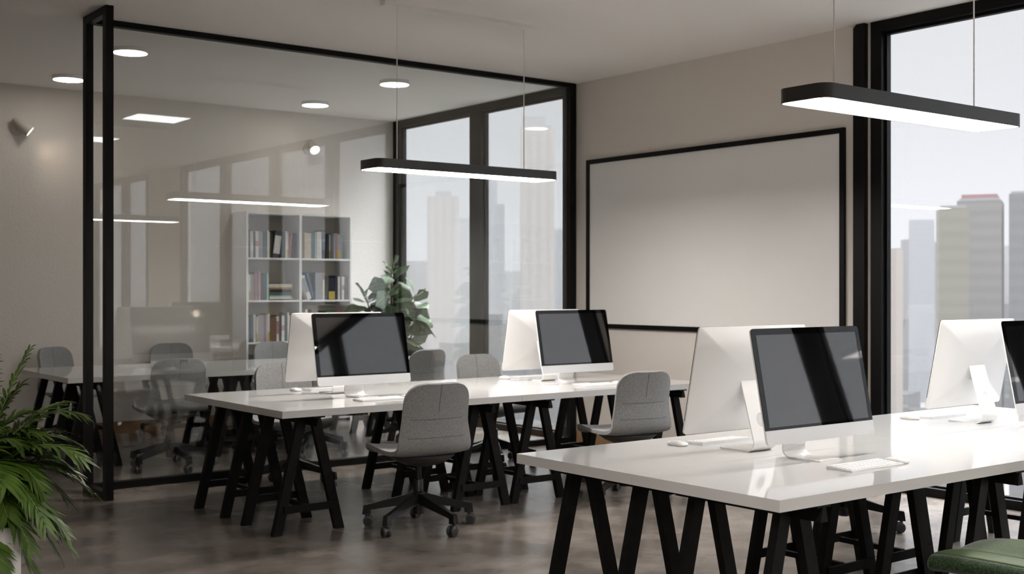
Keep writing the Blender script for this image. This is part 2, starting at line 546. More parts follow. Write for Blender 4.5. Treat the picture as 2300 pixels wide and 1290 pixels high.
def make_panel():
    root = empty('ceiling_panel_light', (0, 0, 0))
    MB().box(-.31, .31, -.26, .26, -.012, 0).build('frame', M['white'], root)
    MB().box(-.295, .295, -.245, .245, -.014, -.008).build('diffuser', M['panel_led'], root)
    return root
pn = make_panel()
for i, (x, y, lab) in enumerate(((4.95, 3.96, 'rectangular ceiling light panel mirrored whole in the partition glass'),
                                 (4.95, 1.70, 'rectangular ceiling light panel mirrored behind the partition post'))):
    r = pn if i == 0 else copy_tree(pn)
    r.location = (x, y, ZC)
    tag(r, lab, 'ceiling light', 'ceiling light panels')

def make_wall_lamp(direction):
    root = empty('wall_lamp', (0, 0, 0))
    toWall = Matrix.Rotation(R(90), 4, 'X')        # lathe axis z -> -y (into the room)
    MB().lathe([(.058, 0), (.058, .012), (.05, .018), (0, .018)], 28, toWall).build('wall_plate', M['lamp'], root, smooth=30)
    MB().lathe([(.017, .018), (.017, .026), (0, .027)], 16, toWall).build('switch_knob', M['lamp'], root, smooth=30)
    d = Vector(direction).normalized()
    c = Vector((.012, -.085, .035))
    MB().tube([(0, -.015, .02), (.004, -.05, .03), tuple(c)], .009, 10).build('arm', M['lamp'], root, smooth=True)
    q = d.to_track_quat('Z', 'Y').to_matrix().to_4x4()
    mt = Matrix.Translation(c) @ q
    MB().lathe([(0, -.085), (.016, -.085), (.024, -.078), (.030, -.06), (.056, .10), (.053, .10), (.028, -.05), (0, -.055)], 28, mt, cap=False).build('shade', M['lamp'], root, smooth=40)
    MB().lathe([(0, .088), (.0525, .088), (.0525, .094), (0, .094)], 28, mt, cap=False).build('bulb', M['bulb'], root)
    sp = bpy.data.lights.new('wall_lamp_light', 'SPOT')
    sp.energy = 3.2
    sp.color = (1.0, .80, .60)
    sp.spot_size = R(125); sp.spot_blend = 1.0; sp.shadow_soft_size = .045
    so = bpy.data.objects.new('lamp_light', sp)
    COL.objects.link(so); so.parent = root
    so.matrix_local = Matrix.Translation(c + d * .115) @ (-d).to_track_quat('Z', 'Y').to_matrix().to_4x4()
    return root
w = make_wall_lamp((.72, -.28, -.60))
w.location = (3.125, YB, 2.895)
tag(w, 'small beige cone wall lamp alone on the plain plaster wall', 'wall lamp', 'cone wall lamps')
w = make_wall_lamp((-.10, -.80, -.62))
w.location = (6.13, YB, 2.925)
tag(w, 'small white cone wall lamp above the bookcase, seen through the glass', 'wall lamp', 'cone wall lamps')

# ------------------------------------------------------------------ desks on trestles
DL, DW, DT, DZ = 1.712, .70, .040, .728
def leg_mb(sx, y):
    m = MB()
    hw, hd = .029, .0175
    lo = [(sx * .201 - hw, y - hd, 0), (sx * .203 + hw, y - hd, 0), (sx * .203 + hw, y + hd, 0), (sx * .203 - hw, y + hd, 0)]
    tx, tz = .042, .668
    hi = [(sx * tx - hw, y - hd, tz), (sx * tx + hw, y - hd, tz), (sx * tx + hw, y + hd, tz), (sx * tx - hw, y + hd, tz)]
    m.hull8(lo, hi)
    return m.bevel(.0025, 1)
def make_trestle(parent):
    t = empty('trestle', (0, 0, 0), 0, parent)
    for y in (-.2, .2):
        for sx in (-1, 1):
            leg_mb(sx, y).build('leg', M['black_wood'], t)
        w = .19
        MB().box(-.165, .165, y - .0285 if y < 0 else y + .0175, y - .0175 if y < 0 else y + .0285, .125, .168).build('crossbar', M['black_wood'], t)
    m = MB()
    a, c = .020, .0075
    m.loops([[(-a, y, .628), (a, y, .628), (c, y, .679), (-c, y, .679)] for y in (-.342, .342)])
    m.build('beam', M['black_wood'], t)
    MB().box(-.036, .036, -.342, .342, .678, .688).build('top_plate', M['black_wood'], t)
    MB().box(-.011, .011, -.182, .182, .135, .160).build('stretcher', M['black_wood'], t)
    return t
def make_desk():
    root = empty('desk')
    MB().box(-DL / 2 + .0012, DL / 2 - .0012, -DW / 2 + .0012, DW / 2 - .0012, DZ - DT, DZ).bevel(.0045, 3).build('tabletop', M['desk'], root, smooth=35)
    t = make_trestle(root)
    t.location = (-DL / 2 + .240, 0, 0)
    t2 = copy_tree(t, root)
    t2.location = (DL / 2 - .227, 0, 0)
    return root
desk0 = make_desk()
ROWS = {'near': (3.065, 3.253), 'mid': (3.065, 6.795), 'back': (2.895, 10.055)}
DESKLAB = {
    ('near', 0, 0): 'white trestle desk closest to the viewer, with the biggest monitor',
    ('near', 0, 1): 'white trestle desk along the office window, before the green chair',
    ('near', 1, 0): 'white trestle desk behind the biggest monitor, bearing the big white monitor back',
    ('near', 1, 1): 'white trestle desk by the office window bearing a monitor turned away',
    ('mid', 0, 0): 'white trestle desk of the second row, its corner jutting towards the partition post',
    ('mid', 0, 1): 'white trestle desk of the second row ending below the whiteboard, chair pushed up to it',
    ('mid', 1, 0): 'white trestle desk of the second row along the glass, keyboard facing the partition',
    ('mid', 1, 1): 'white trestle desk in the second row corner by partition and whiteboard',
    ('back', 0, 0): 'white trestle meeting desk behind the glass, nearest the partition post',
    ('back', 0, 1): 'white trestle meeting desk behind the glass, ending by the big window',
    ('back', 1, 0): 'white trestle meeting desk facing the plain plaster wall',
    ('back', 1, 1): 'white trestle meeting desk facing the bookcase',
}
first = True
for rn, (x0, ys) in ROWS.items():
    for j in (0, 1):
        for i in (0, 1):
            d = desk0 if first else copy_tree(desk0)
            first = False
            d.location = (x0 + DL * (i + .5), ys + (j - .5) * DW, 0)
            d.rotation_euler.z = 0
            tag(d, DESKLAB[(rn, j, i)], 'desk', 'white trestle desks')

# ------------------------------------------------------------------ computers
TH = math.atan2(.088, .450)
def make_monitor():
    root = empty('computer_monitor')
    PW, PH, CH = .680, .458, .056
    # panel frame: origin at the bottom front edge, v along the tilted height, n towards the back
    tilt = Matrix.Translation((0, -.055, .083)) @ Matrix.Rotation(-TH, 4, 'X')
    def P(u, v, nn): return tilt @ Vector((u, nn, v))
    out = rrect(PW, PH, .016, 6, 0, PH / 2)
    def ring(s, dd):
        return [P(x * s, PH / 2 + (v - PH / 2) * s, dd) for x, v in out]
    rings = [ring(1, .0005), ring(1, .007)]
    for k in range(1, 11):
        s = 1 - k / 10.5
        rings.append(ring(s, .007 + .031 * (1 - s ** 2.6)))
    MB().loops(rings, close0=True).build('back_shell', M['mac_white'], root, smooth=50)
    # chin
    r = .016
    ch = [(-PW / 2, CH), (-PW / 2, r)] + [(-PW / 2 + r - r * math.cos(R(90 * k / 6)), r - r * math.sin(R(90 * k / 6))) for k in range(1, 6)] + [(-PW / 2 + r, 0), (PW / 2 - r, 0)] \
        + [(PW / 2 - r + r * math.sin(R(90 * k / 6)), r - r * math.cos(R(90 * k / 6))) for k in range(1, 6)] + [(PW / 2, r), (PW / 2, CH)]
    MB().loops([[P(x, v, 0.0005) for x, v in ch], [P(x, v, -.0025) for x, v in ch]]).build('chin', M['alu'], root)
    tp = [(PW / 2, CH + .0005), (PW / 2, PH - r)] + [(PW / 2 - r + r * math.cos(R(90 * k / 6)), PH - r + r * math.sin(R(90 * k / 6))) for k in range(1, 6)] + [(PW / 2 - r, PH), (-PW / 2 + r, PH)] \
        + [(-PW / 2 + r - r * math.sin(R(90 * k / 6)), PH - r + r * math.cos(R(90 * k / 6))) for k in range(1, 6)] + [(-PW / 2, PH - r), (-PW / 2, CH + .0005)]
    MB().loops([[P(x, v, 0.0005) for x, v in tp], [P(x, v, -.0025) for x, v in tp]]).build('bezel', M['bezel'], root)
    bz = .026
    ds = [(-PW / 2 + bz, CH + .012), (PW / 2 - bz, CH + .012), (PW / 2 - bz, PH - bz), (-PW / 2 + bz, PH - bz)]
    MB().loops([[P(x, v, -.0020) for x, v in ds], [P(x, v, -.0031) for x, v in ds]]).build('display', M['screen'], root)
    # stand: bent plate, foot on the desk, neck leaning up to the panel's back, with a cable hole
    SW, ST = .070, .0055
    path = [(-.095, .0)]
    cx, cz, rr = .058, .040, .040
    lean = R(16)
    for k in range(9):
        a = R(-90) + (PI / 2 + lean) * k / 8
        path.append((cx + rr * math.cos(a), cz + rr * math.sin(a)))
    def thick(pp):
        res = []
        for i, (y, z) in enumerate(pp):
            a = pp[max(0, i - 1)]; c = pp[min(len(pp) - 1, i + 1)]
            dy, dz = c[0] - a[0], c[1] - a[1]
            l = math.hypot(dy, dz)
            res.append((y - dz / l * ST, z + dy / l * ST))
        return res
    inn = thick(path)
    st = MB()
    for side in range(len(path) - 1):
        p0, p1, q0, q1 = path[side], path[side + 1], inn[side], inn[side + 1]
        st.hull8([(-SW, *p0), (SW, *p0), (SW, *q0), (-SW, *q0)], [(-SW, *p1), (SW, *p1), (SW, *q1), (-SW, *q1)])
    bmesh.ops.remove_doubles(st.bm, verts=st.bm.verts, dist=1e-5)
    bad = [f for f in st.bm.faces if all(len(e.link_faces) > 2 for e in f.edges)]
    bmesh.ops.delete(st.bm, geom=bad, context='FACES_ONLY')
    end = path[-1]
    ux, uz = -math.sin(lean), math.cos(lean)       # along the neck
    nx, nz = -math.cos(lean), -math.sin(lean)       # towards the panel
    NL = .258
    def N(u, s, dd): return (u, end[0] + ux * s + nx * dd, end[1] + uz * s + nz * dd)
    N_ = 32
    hs, hr = .085, .026
    def outer(k):
        a = 2 * PI * k / N_
        c, s_ = math.cos(a), math.sin(a)
        mx_ = max(abs(c), abs(s_))
        return (SW * c / mx_, hs + .075 * s_ / mx_)
    def inner(k):
        a = 2 * PI * k / N_
        return (hr * math.cos(a), hs + hr * 1.15 * math.sin(a))
    st2 = MB()
    rings = []
    for fn, dd in ((outer, 0), (outer, ST), (inner, ST), (inner, 0), (outer, 0)):
        rings.append([N(*fn(k), dd) for k in range(N_)])
    st2.loops(rings, close0=False, close1=False)
    st2.hull8([N(-SW, 0, 0), N(SW, 0, 0), N(SW, 0, ST), N(-SW, 0, ST)], [N(-SW, .010, 0), N(SW, .010, 0), N(SW, .010, ST), N(-SW, .010, ST)])
    st2.hull8([N(-SW, .160, 0), N(SW, .160, 0), N(SW, .160, ST), N(-SW, .160, ST)], [N(-SW, NL, 0), N(SW, NL, 0), N(SW, NL, ST), N(-SW, NL, ST)])
    st2.hull8([N(-SW, NL - ST, 0), N(SW, NL - ST, 0), N(SW, NL - ST, .045), N(-SW, NL - ST, .045)], [N(-SW, NL, 0), N(SW, NL, 0), N(SW, NL, .045), N(-SW, NL, .045)])
    tmp = bpy.data.meshes.new('tmp'); st2.bm.to_mesh(tmp); st2.bm.free()
    st.bm.from_mesh(tmp); bpy.data.meshes.remove(tmp)
    st.build('stand', M['mac_white'], root, smooth=35)
    return root
def make_keyboard():
    root = empty('keyboard')
    w, d = .325, .118
    m = MB()
    m.hull8([(-w / 2, -d / 2, 0), (w / 2, -d / 2, 0), (w / 2, d / 2, 0), (-w / 2, d / 2, 0)],
            [(-w / 2, -d / 2, .006), (w / 2, -d / 2, .006), (w / 2, d / 2, .013), (-w / 2, d / 2, .013)])
    m.bevel(.0015, 1)
    m.build('base', M['alu'], root)
    k = MB()
    for r_ in range(5):
        y0 = -d / 2 + .008 + r_ * .021
        z0 = .006 + (y0 + d / 2 + .009) / d * .007
        n = 14
        kw = (w - .016) / n
        c = 0
        while c < n:
            span = 6 if (r_ == 0 and c == 4) else 1
            x0 = -w / 2 + .008 + c * kw
            k.box(x0 + .001, x0 + kw * span - .0015, y0, y0 + .0185, z0 - .001, z0 + .0022)
            c += span
    k.build('keys', M['keys'], root)
    return root
def make_mouse():
    root = empty('mouse')
    rings = []
    out = rrect(.058, .108, .027, 6)
    for s, z in ((.86, 0), (.95, .003), (1, .008)):
        rings.append([(x * s, y * s, z) for x, y in out])
    for k in range(1, 8):
        s = math.cos(k / 8 * PI / 2)
        rings.append([(x * s, y * s, .008 + .016 * math.sin(k / 8 * PI / 2) * (1 - .25 * (y * s / .054) ** 2)) for x, y in out])
    MB().loops(rings).build('shell', M['mac_white'], root, smooth='all')
    return root
mon0, kb0, ms0 = make_monitor(), make_keyboard(), make_mouse()
# per station: row, side (-1 faces the viewer), monitor x, dy from the seam, phrases
ST = [
    ('near', -1, 3.932, 'nearest the viewer, dark screen with a black band mirrored in it', 'on the closest desk corner'),
    ('near', 1, 3.940, 'with its big white back to the viewer, behind the nearest screen', 'behind the biggest monitor, on the desk before the whiteboard wall'),
    ('near', -1, 5.740, 'cut by the frame edge, black screen at the office window', 'beside the monitor cut by the frame edge'),
    ('near', 1, 5.675, 'with its white back to the viewer, standing before the office window', 'behind the white monitor back at the office window'),
    ('mid', -1, 3.900, 'on the second desk row before the potted fig, grey screen', 'in front of the second row monitor near the potted fig'),
    ('mid', 1, 3.905, 'half hidden white back on the second row, before the bookcase', 'on the second row, facing the glass before the bookcase'),
    ('mid', -1, 5.690, 'on the second desk row before the whiteboard, grey screen', 'in front of the second row monitor near the whiteboard'),
    ('mid', 1, 5.672, 'half hidden white back on the second row, before the meeting room window', 'on the second row, facing the glass before the meeting room window'),
]
first = True
for rn, side, mx, ph, ph2 in ST:
    ys = ROWS[rn][1]
    mo = mon0 if first else copy_tree(mon0)
    ke = kb0 if first else copy_tree(kb0)
    mu = ms0 if first else copy_tree(ms0)
    first = False
    mo.location = (mx, ys + (-.145 if side < 0 else .205), DZ)
    ke.location = (mx - .025 if side < 0 else mx + .085, ys + (-.42 if side < 0 else .455), DZ)
    mu.location = (mx + .178 if side < 0 else mx - .15, ys + (-.42 if side < 0 else .475), DZ)
    for x in (mo, ke, mu):
        x.rotation_euler.z = 0 if side < 0 else PI
    tag(mo, 'desktop monitor ' + ph, 'computer monitor', 'desktop monitors')
    tag(ke, 'white keyboard ' + ph2, 'keyboard', 'white keyboards')
    tag(mu, 'white computer mouse ' + ph2, 'mouse', 'white mice')

# ------------------------------------------------------------------ swivel chairs
PROF = [(.245, .432), (.238, .452), (.205, .468), (.15, .470), (.08, .462), (0, .455), (-.08, .452), (-.14, .455), (-.185, .468), (-.213, .495), (-.225, .535), (-.227, .59), (-.228, .65), (-.236, .71), (-.248, .77), (-.262, .83), (-.275, .875)]
WID = [.225, .235, .245, .25, .252, .252, .25, .246, .241, .237, .233, .224, .214, .212, .210, .205, .197]
def crom(v, t):
    n = len(v) - 1
    f = t * n
    i = min(int(f), n - 1)
    u = f - i
    def g(j):
        return v[max(0, min(n, j))]
    def c(a, b_, c_, d_): return .5 * ((2 * b_) + (-a + c_) * u + (2 * a - 5 * b_ + 4 * c_ - d_) * u * u + (-a + 3 * b_ - 3 * c_ + d_) * u ** 3)
    a, b_, c_, d_ = g(i - 1), g(i), g(i + 1), g(i + 2)
    if isinstance(a, tuple):
        return tuple(c(*q) for q in zip(a, b_, c_, d_))
    return c(a, b_, c_, d_)
def shell_rows(nt=44, ns=16, off=0.0):
    pts = [crom(PROF, k / 200) for k in range(201)]
    cum = [0]
    for p, q in zip(pts, pts[1:]):
        cum.append(cum[-1] + math.hypot(q[0] - p[0], q[1] - p[1]))
    L = cum[-1]
    # sample denser near both ends, where the corners round off
    ss = []
    r1, r2 = .07, .105
    for k in range(nt + 1):
        u = k / nt
        ss.append(L * (u - .085 * math.sin(2 * PI * u)))
    rows = []
    for s in ss:
        k = next((i for i in range(1, 201) if cum[i] >= s - 1e-9), 200)
        f = (s - cum[k - 1]) / max(1e-9, cum[k] - cum[k - 1])
        t = (k - 1 + f) / 200
        y, z = crom(PROF, t)
        w_ = crom(WID, t)
        y2, z2 = crom(PROF, min(1, t + .005)); y1, z1 = crom(PROF, max(0, t - .005))
        ty, tz = y2 - y1, z2 - z1
        l = math.hypot(ty, tz)
        ny, nz = tz / l, -ty / l           # inward (front / up) is (-tz.. ) ; pick side below
        ny, nz = -ny, -nz
        # inward normal points up on the seat and forward on the back
        if nz < 0 and abs(nz) > .5: ny, nz = -ny, -nz
        if abs(nz) <= .5 and ny < 0: ny, nz = -ny, -nz
        e0, e1 = s, L - s
        if e0 < r1: w_ = w_ - r1 + math.sqrt(max(0, r1 * r1 - (r1 - e0) ** 2))
        if e1 < r2: w_ = w_ - r2 + math.sqrt(max(0, r2 * r2 - (r2 - e1) ** 2))
        row = []
        isback = max(0, min(1, (z - .47) / .08))
        for j in range(-ns // 2, ns // 2 + 1):
            q = j / (ns / 2)
            q = math.sin(q * PI / 2) * .35 + q * .65
            qe = abs(w_ * q) / crom(WID, t)
            cv = (qe ** 2.4) * (.034 * isback + .016 * (1 - isback))
            row.append((w_ * q, y + ny * (cv + off), z + nz * (cv + off)))
        rows.append(row)
    return rows
def make_shell(name, m, parent, thick=.026):
    o = MB().grid(shell_rows()).build(name, m, parent, smooth='all', fix=False)
    md = o.modifiers.new('s', 'SOLIDIFY'); md.thickness = thick; md.offset = 0
    md = o.modifiers.new('b', 'BEVEL'); md.width = .010; md.segments = 3; md.limit_method = 'ANGLE'; md.angle_limit = R(60)
    md = o.modifiers.new('u', 'SUBSURF'); md.levels = 1; md.render_levels = 1
    bake(o)
    for p in o.data.polygons: p.use_smooth = True
    return o
def make_star_base(root, rotdeg, m_base):
    b = MB()
    b.lathe([(.024, .085), (.034, .088), (.036, .215), (.028, .222), (.0, .222)], 20)
    for k in range(5):
        a = R(rotdeg + 72 * k)
        c, s = math.cos(a), math.sin(a)
        def Q(r, t, z): return (c * r - s * t, s * r + c * t, z)
        b.hull8([Q(.02, -.026, .150), Q(.315, -.016, .096), Q(.315, .016, .096), Q(.02, .026, .150)],
                [Q(.02, -.020, .213), Q(.315, -.012, .128), Q(.315, .012, .128), Q(.02, .020, .213)])
        b.hull8([Q(.300, -.017, .070), Q(.345, -.017, .070), Q(.345, .017, .070), Q(.300, .017, .070)],
                [Q(.300, -.014, .131), Q(.338, -.014, .124), Q(.338, .014, .124), Q(.300, .014, .131)])
    b.build('star_base', m_base, root, smooth=35)
    for k in range(5):
        a = R(rotdeg + 72 * k)
        c, s = math.cos(a), math.sin(a)
        cs = MB()
        cs.tube([(c * .323, s * .323, .075), (c * .323, s * .323, .045)], .009, 8)
        sw = a + R(55 + 47 * k)            # castors swivel freely
        ax = Vector((math.cos(sw), math.sin(sw), 0))
        ce = Vector((c * .323, s * .323, .031)) + Vector((-ax.y, ax.x, 0)) * .012
        cs.tube([ce - ax * .007, ce + ax * .007], .027, 16)
        ca = cs.build('caster', M['black_plastic'], root, smooth=40)
        for sg in (-1, 1):
            wm = MB()
            wm.tube([ce + ax * sg * .007, ce + ax * sg * .010, ce + ax * sg * .021, ce + ax * sg * .025], [.029, .031, .031, .026], 18)
            wm.build('wheel', M['wheel'], ca, smooth=40)
            hm = MB().tube([ce + ax * sg * .0245, ce + ax * sg * .0262], .020, 16)
            hm.build('wheel_cap', M['black_plastic'], ca, smooth=40)
def make_chair():
    root = empty('swivel_chair')
    sh = make_shell('seat_shell', M['fabric'], root)
    # stitched seams on the rear of the back
    sm = MB()
    rows = shell_rows(44, 16, -.0135)
    mid = len(rows[0]) // 2
    pts = [r[mid] for r in rows if r[mid][2] > .70 and r[mid][1] < 0]
    sm.tube(pts, .0011, 6)
    for zz in (.675, .56):
        r = min((r for r in rows if r[mid][1] < -.15), key=lambda r: abs(r[mid][2] - zz))
        sm.tube(r[2:-2], .0010, 6)
    rows2 = shell_rows(44, 16, .0135)
    pts = [r[mid] for r in rows2 if r[mid][2] > .52 and r[mid][1] < -.1]
    sm.tube(pts, .0010, 6)
    sm.build('stitching', M['seam'], sh, smooth='all')
    # charcoal dish under the seat
    d = MB()
    prof = [(.0, .372), (.05, .374), (.10, .385), (.155, .408), (.195, .436), (.20, .445), (.0, .447)]
    d.lathe(prof, 28, Matrix.Translation((0, -.035, 0)) @ Matrix.Diagonal((1, 1.0, 1, 1)), cap=False)
    d.build('under_shell', M['grey_plastic'], root, smooth=50)
    c = MB()
    c.lathe([(.030, .10), (.030, .285), (.0285, .288), (.0, .288)], 20)
    c.lathe([(.019, .28), (.019, .392), (.0, .392)], 18)
    c.build('gas_lift', M['chrome_dark'], root, smooth=35)
    l = MB()
    l.tube([(.0, .05, .405), (.14, .05, .405), (.21, .05, .397)], [.006, .006, .006], 8)
    l.box(.19, .235, .038, .062, .392, .400)
    l.build('tilt_lever', M['black_plastic'], root)
    make_star_base(root, 64, M['chrome_dark'])
    return root
chair0 = make_chair()
CH = [
    (3.88, 5.95, -5, 'grey swivel chair with its back to the viewer, pulled up before the second row'),
    (5.52, 5.93, -8, 'grey swivel chair with its back to the viewer, below the whiteboard'),
    (3.96, 7.72, 170, 'grey swivel chair between partition and desk, behind the half hidden white monitor before the bookcase'),
    (5.76, 7.72, 180, 'grey swivel chair between partition and desk, under the meeting room window mullion'),
    (5.82, 4.37, 174, 'grey swivel chair hidden behind the biggest monitor, castors showing under the closest desks'),
    (3.62, 9.13, -6, 'dark grey swivel chair behind the partition glass, its back turned, near the black post'),
    (4.86, 9.11, 20, 'grey swivel chair behind the glass, only castors and base showing under the desks'),
    (5.88, 9.14, 8, 'pale grey swivel chair behind the glass, lit by the meeting room window'),
    (3.50, 11.14, 210, 'grey swivel chair against the plain plaster wall, outside the glass'),
    (4.50, 11.18, 172, 'grey swivel chair behind the meeting desk, peeking over the dark chair back'),
    (5.47, 10.90, 174, 'grey swivel chair in front of the bookcase lower shelf'),
]
for i, (x, y, rz, lab) in enumerate(CH):
    c = chair0 if i == 0 else copy_tree(chair0)
    c.location = (x, y, 0)
    c.rotation_euler.z = R(rz)
    tag(c, lab, 'office chair', 'grey swivel chairs')

# green mesh chair beside the window desk, faces along -x
def make_green():
    root = empty('mesh_chair')
    # local: front of the seat at +y, width along x
    def seat_row(x):
        e = abs(x) / .29
        pts = []
        return pts
    W = .285
    def band(rows, name, m, th=.010):
        o = MB().grid(rows).build(name, m, root, smooth='all', fix=False)
        md = o.modifiers.new('s', 'SOLIDIFY'); md.thickness = th; md.offset = 0
        md = o.modifiers.new('u', 'SUBSURF'); md.levels = 1; md.render_levels = 1
        bake(o)
        for p in o.data.polygons: p.use_smooth = True
        return o
    def wid(y):
        # half width along the depth: full at the front lip, hollowed, full again, rounded at the rear
        pts = [(.24, .285), (.19, .283), (.15, .262), (.11, .243), (.05, .238), (-.05, .235), (-.14, .215), (-.20, .165), (-.235, .09)]
        for (a, wa), (b_, wb_) in zip(pts, pts[1:]):
            if b_ <= y <= a:
                f = (a - y) / (a - b_)
                f = f * f * (3 - 2 * f)
                return wa + (wb_ - wa) * f
        return pts[-1][1]
    def zz(y, q):
        z = .455
        if y > .12: z += -.030 * ((y - .12) / .12) ** 2
        z += .012 * max(0, 1 - ((y + .08) / .16) ** 2)
        return z - .010 * abs(q) ** 3
    def rows_for(ys):
        return [[(wid(y) * q, y, zz(y, q)) for q in [i / 10 - 1 for i in range(21)]] for y in ys]
    def lin(a, c, n): return [a + (c - a) * i / n for i in range(n + 1)]
    band(rows_for(lin(.112, -.235, 16)), 'seat_mesh', M['green'])
    band(rows_for(lin(.19, .112, 6)), 'seat_band', M['green_band'], .011)
    lip = []
    for k in range(9):
        a = R(90 - 200 * k / 8)
        rr = .030
        lip.append([(wid(.19) * q * (1 - .03 * max(0, abs(q) - .8)), .19 + rr * math.cos(a) * 1.2 , zz(.19, q) - rr + rr * math.sin(a)) for q in [i / 10 - 1 for i in range(21)]])
    band(lip, 'front_lip', M['green_dark'], .006)
    fr = MB()
    fr.tube([(-.25, .17, .425), (-.27, .0, .42), (-.20, -.18, .42), (0, -.24, .42), (.20, -.18, .42), (.27, .0, .42), (.25, .17, .425)], .012, 10)
    fr.build('seat_frame', M['black_plastic'], root, smooth='all')
    back = [[( .22 * q * (1 - .15 * (k / 10) ** 2), -.44 - .12 * (k / 10) - .03 * (1 - q * q), .52 + .40 * k / 10) for q in [i / 8 - 1 for i in range(17)]] for k in range(11)]
    band(back, 'backrest', M['green'])
    s = MB()
    s.tube([(0, -.10, .40), (0, -.36, .40), (0, -.48, .45), (0, -.51, .62)], .018, 10)
    s.build('back_support', M['black_plastic'], root, smooth='all')
    g = MB()
    g.lathe([(.030, .10), (.030, .285), (.0, .288)], 20)
    g.lathe([(.019, .28), (.019, .43), (.0, .43)], 18)
    g.build('gas_lift', M['chrome_dark'], root, smooth=35)
    make_star_base(root, 20, M['chrome_dark'])
    return root
gr = make_green()
gr.location = (4.137, 2.287, 0)
gr.rotation_euler.z = R(92)
tag(gr, 'green mesh office chair in front of the closest desks, cut by the frame', 'office chair')

# ------------------------------------------------------------------ bookcase and books
BX0, BX1, BY0, BZ = 5.262, 6.488, 11.262, 2.205
bc = empty('bookcase', ((BX0 + BX1) / 2, BY0 + .16, 0))
tag(bc, 'tall white open bookcase of two columns against the meeting room wall', 'bookcase')
ox, oy = (BX0 + BX1) / 2, BY0 + .16
t = .022
hw = (BX1 - BX0) / 2
y0, y1 = -.16, .165
SH = [.05, .458, .868, 1.298, 1.735]
for nm, a, c in (('side_panel', -hw, -hw + t), ('side_panel', hw - t, hw), ('divider', -.014, .014)):
    MB().box(a, c, y0, y1, 0, BZ - t).bevel(.001, 1).build(nm, M['white'], bc)
MB().box(-hw, hw, y0, y1, BZ - t, BZ).bevel(.001, 1).build('top_panel', M['white'], bc)
for z in SH:
    for a, c in ((-hw + t, -.014), (.014, hw - t)):
        MB().box(a, c, y0 + .002, y1, z - .018, z).build('shelf', M['white'], bc)
bm_cache = {}
def bmat(c):
    if c not in bm_cache:
        bm_cache[c] = mat('book_cloth_%d' % len(bm_cache), c, .55, .35, noise_amt=.12, noise_scale=25)
    return bm_cache[c]
PAPER = mat('book_pages', (.72, .68, .60), .8, .2)
CN = {'slate': (.10, .115, .125), 'cream': (.62, .55, .45), 'white': (.68, .66, .63), 'pink': (.55, .29, .28), 'teal': (.07, .12, .125), 'navy': (.02, .03, .08),
      'black': (.015, .015, .017), 'blue': (.08, .125, .18), 'mint': (.38, .50, .38), 'lilac': (.30, .29, .33), 'brown': (.14, .08, .05), 'mustard': (.45, .34, .06),
      'rose': (.36, .185, .175), 'grey': (.30, .30, .31), 'beige': (.52, .44, .34), 'green': (.06, .17, .07), 'red': (.30, .04, .05), 'charcoal': (.07, .08, .09)}
ORD = ['first', 'second', 'third', 'fourth', 'fifth', 'sixth', 'seventh', 'eighth', 'ninth', 'tenth', 'eleventh', 'twelfth', 'thirteenth', 'fourteenth', 'fifteenth']
def make_book(w, h, d, colour, band=None):
    """standing book: spine towards -y, bottom at z 0, w along x"""
    root = empty('book')
    m = bmat(CN[colour])
    c = MB()
    th = .0025
    c.box(-w / 2, -w / 2 + th, 0, d, 0, h).box(w / 2 - th, w / 2, 0, d, 0, h).box(-w / 2 + th, w / 2 - th, 0, th, 0, h)
    c.build('cover', m, root)
    MB().box(-w / 2 + th, w / 2 - th, th, d - .004, .003, h - .003).build('pages', PAPER, root)
    if band:
        bc_, z0, z1 = band
        MB().box(-w / 2 + .001, w / 2 - .001, -.0012, .0002, h * z0, h * z1).build('spine_label', bmat(CN[bc_]), root)
    return root
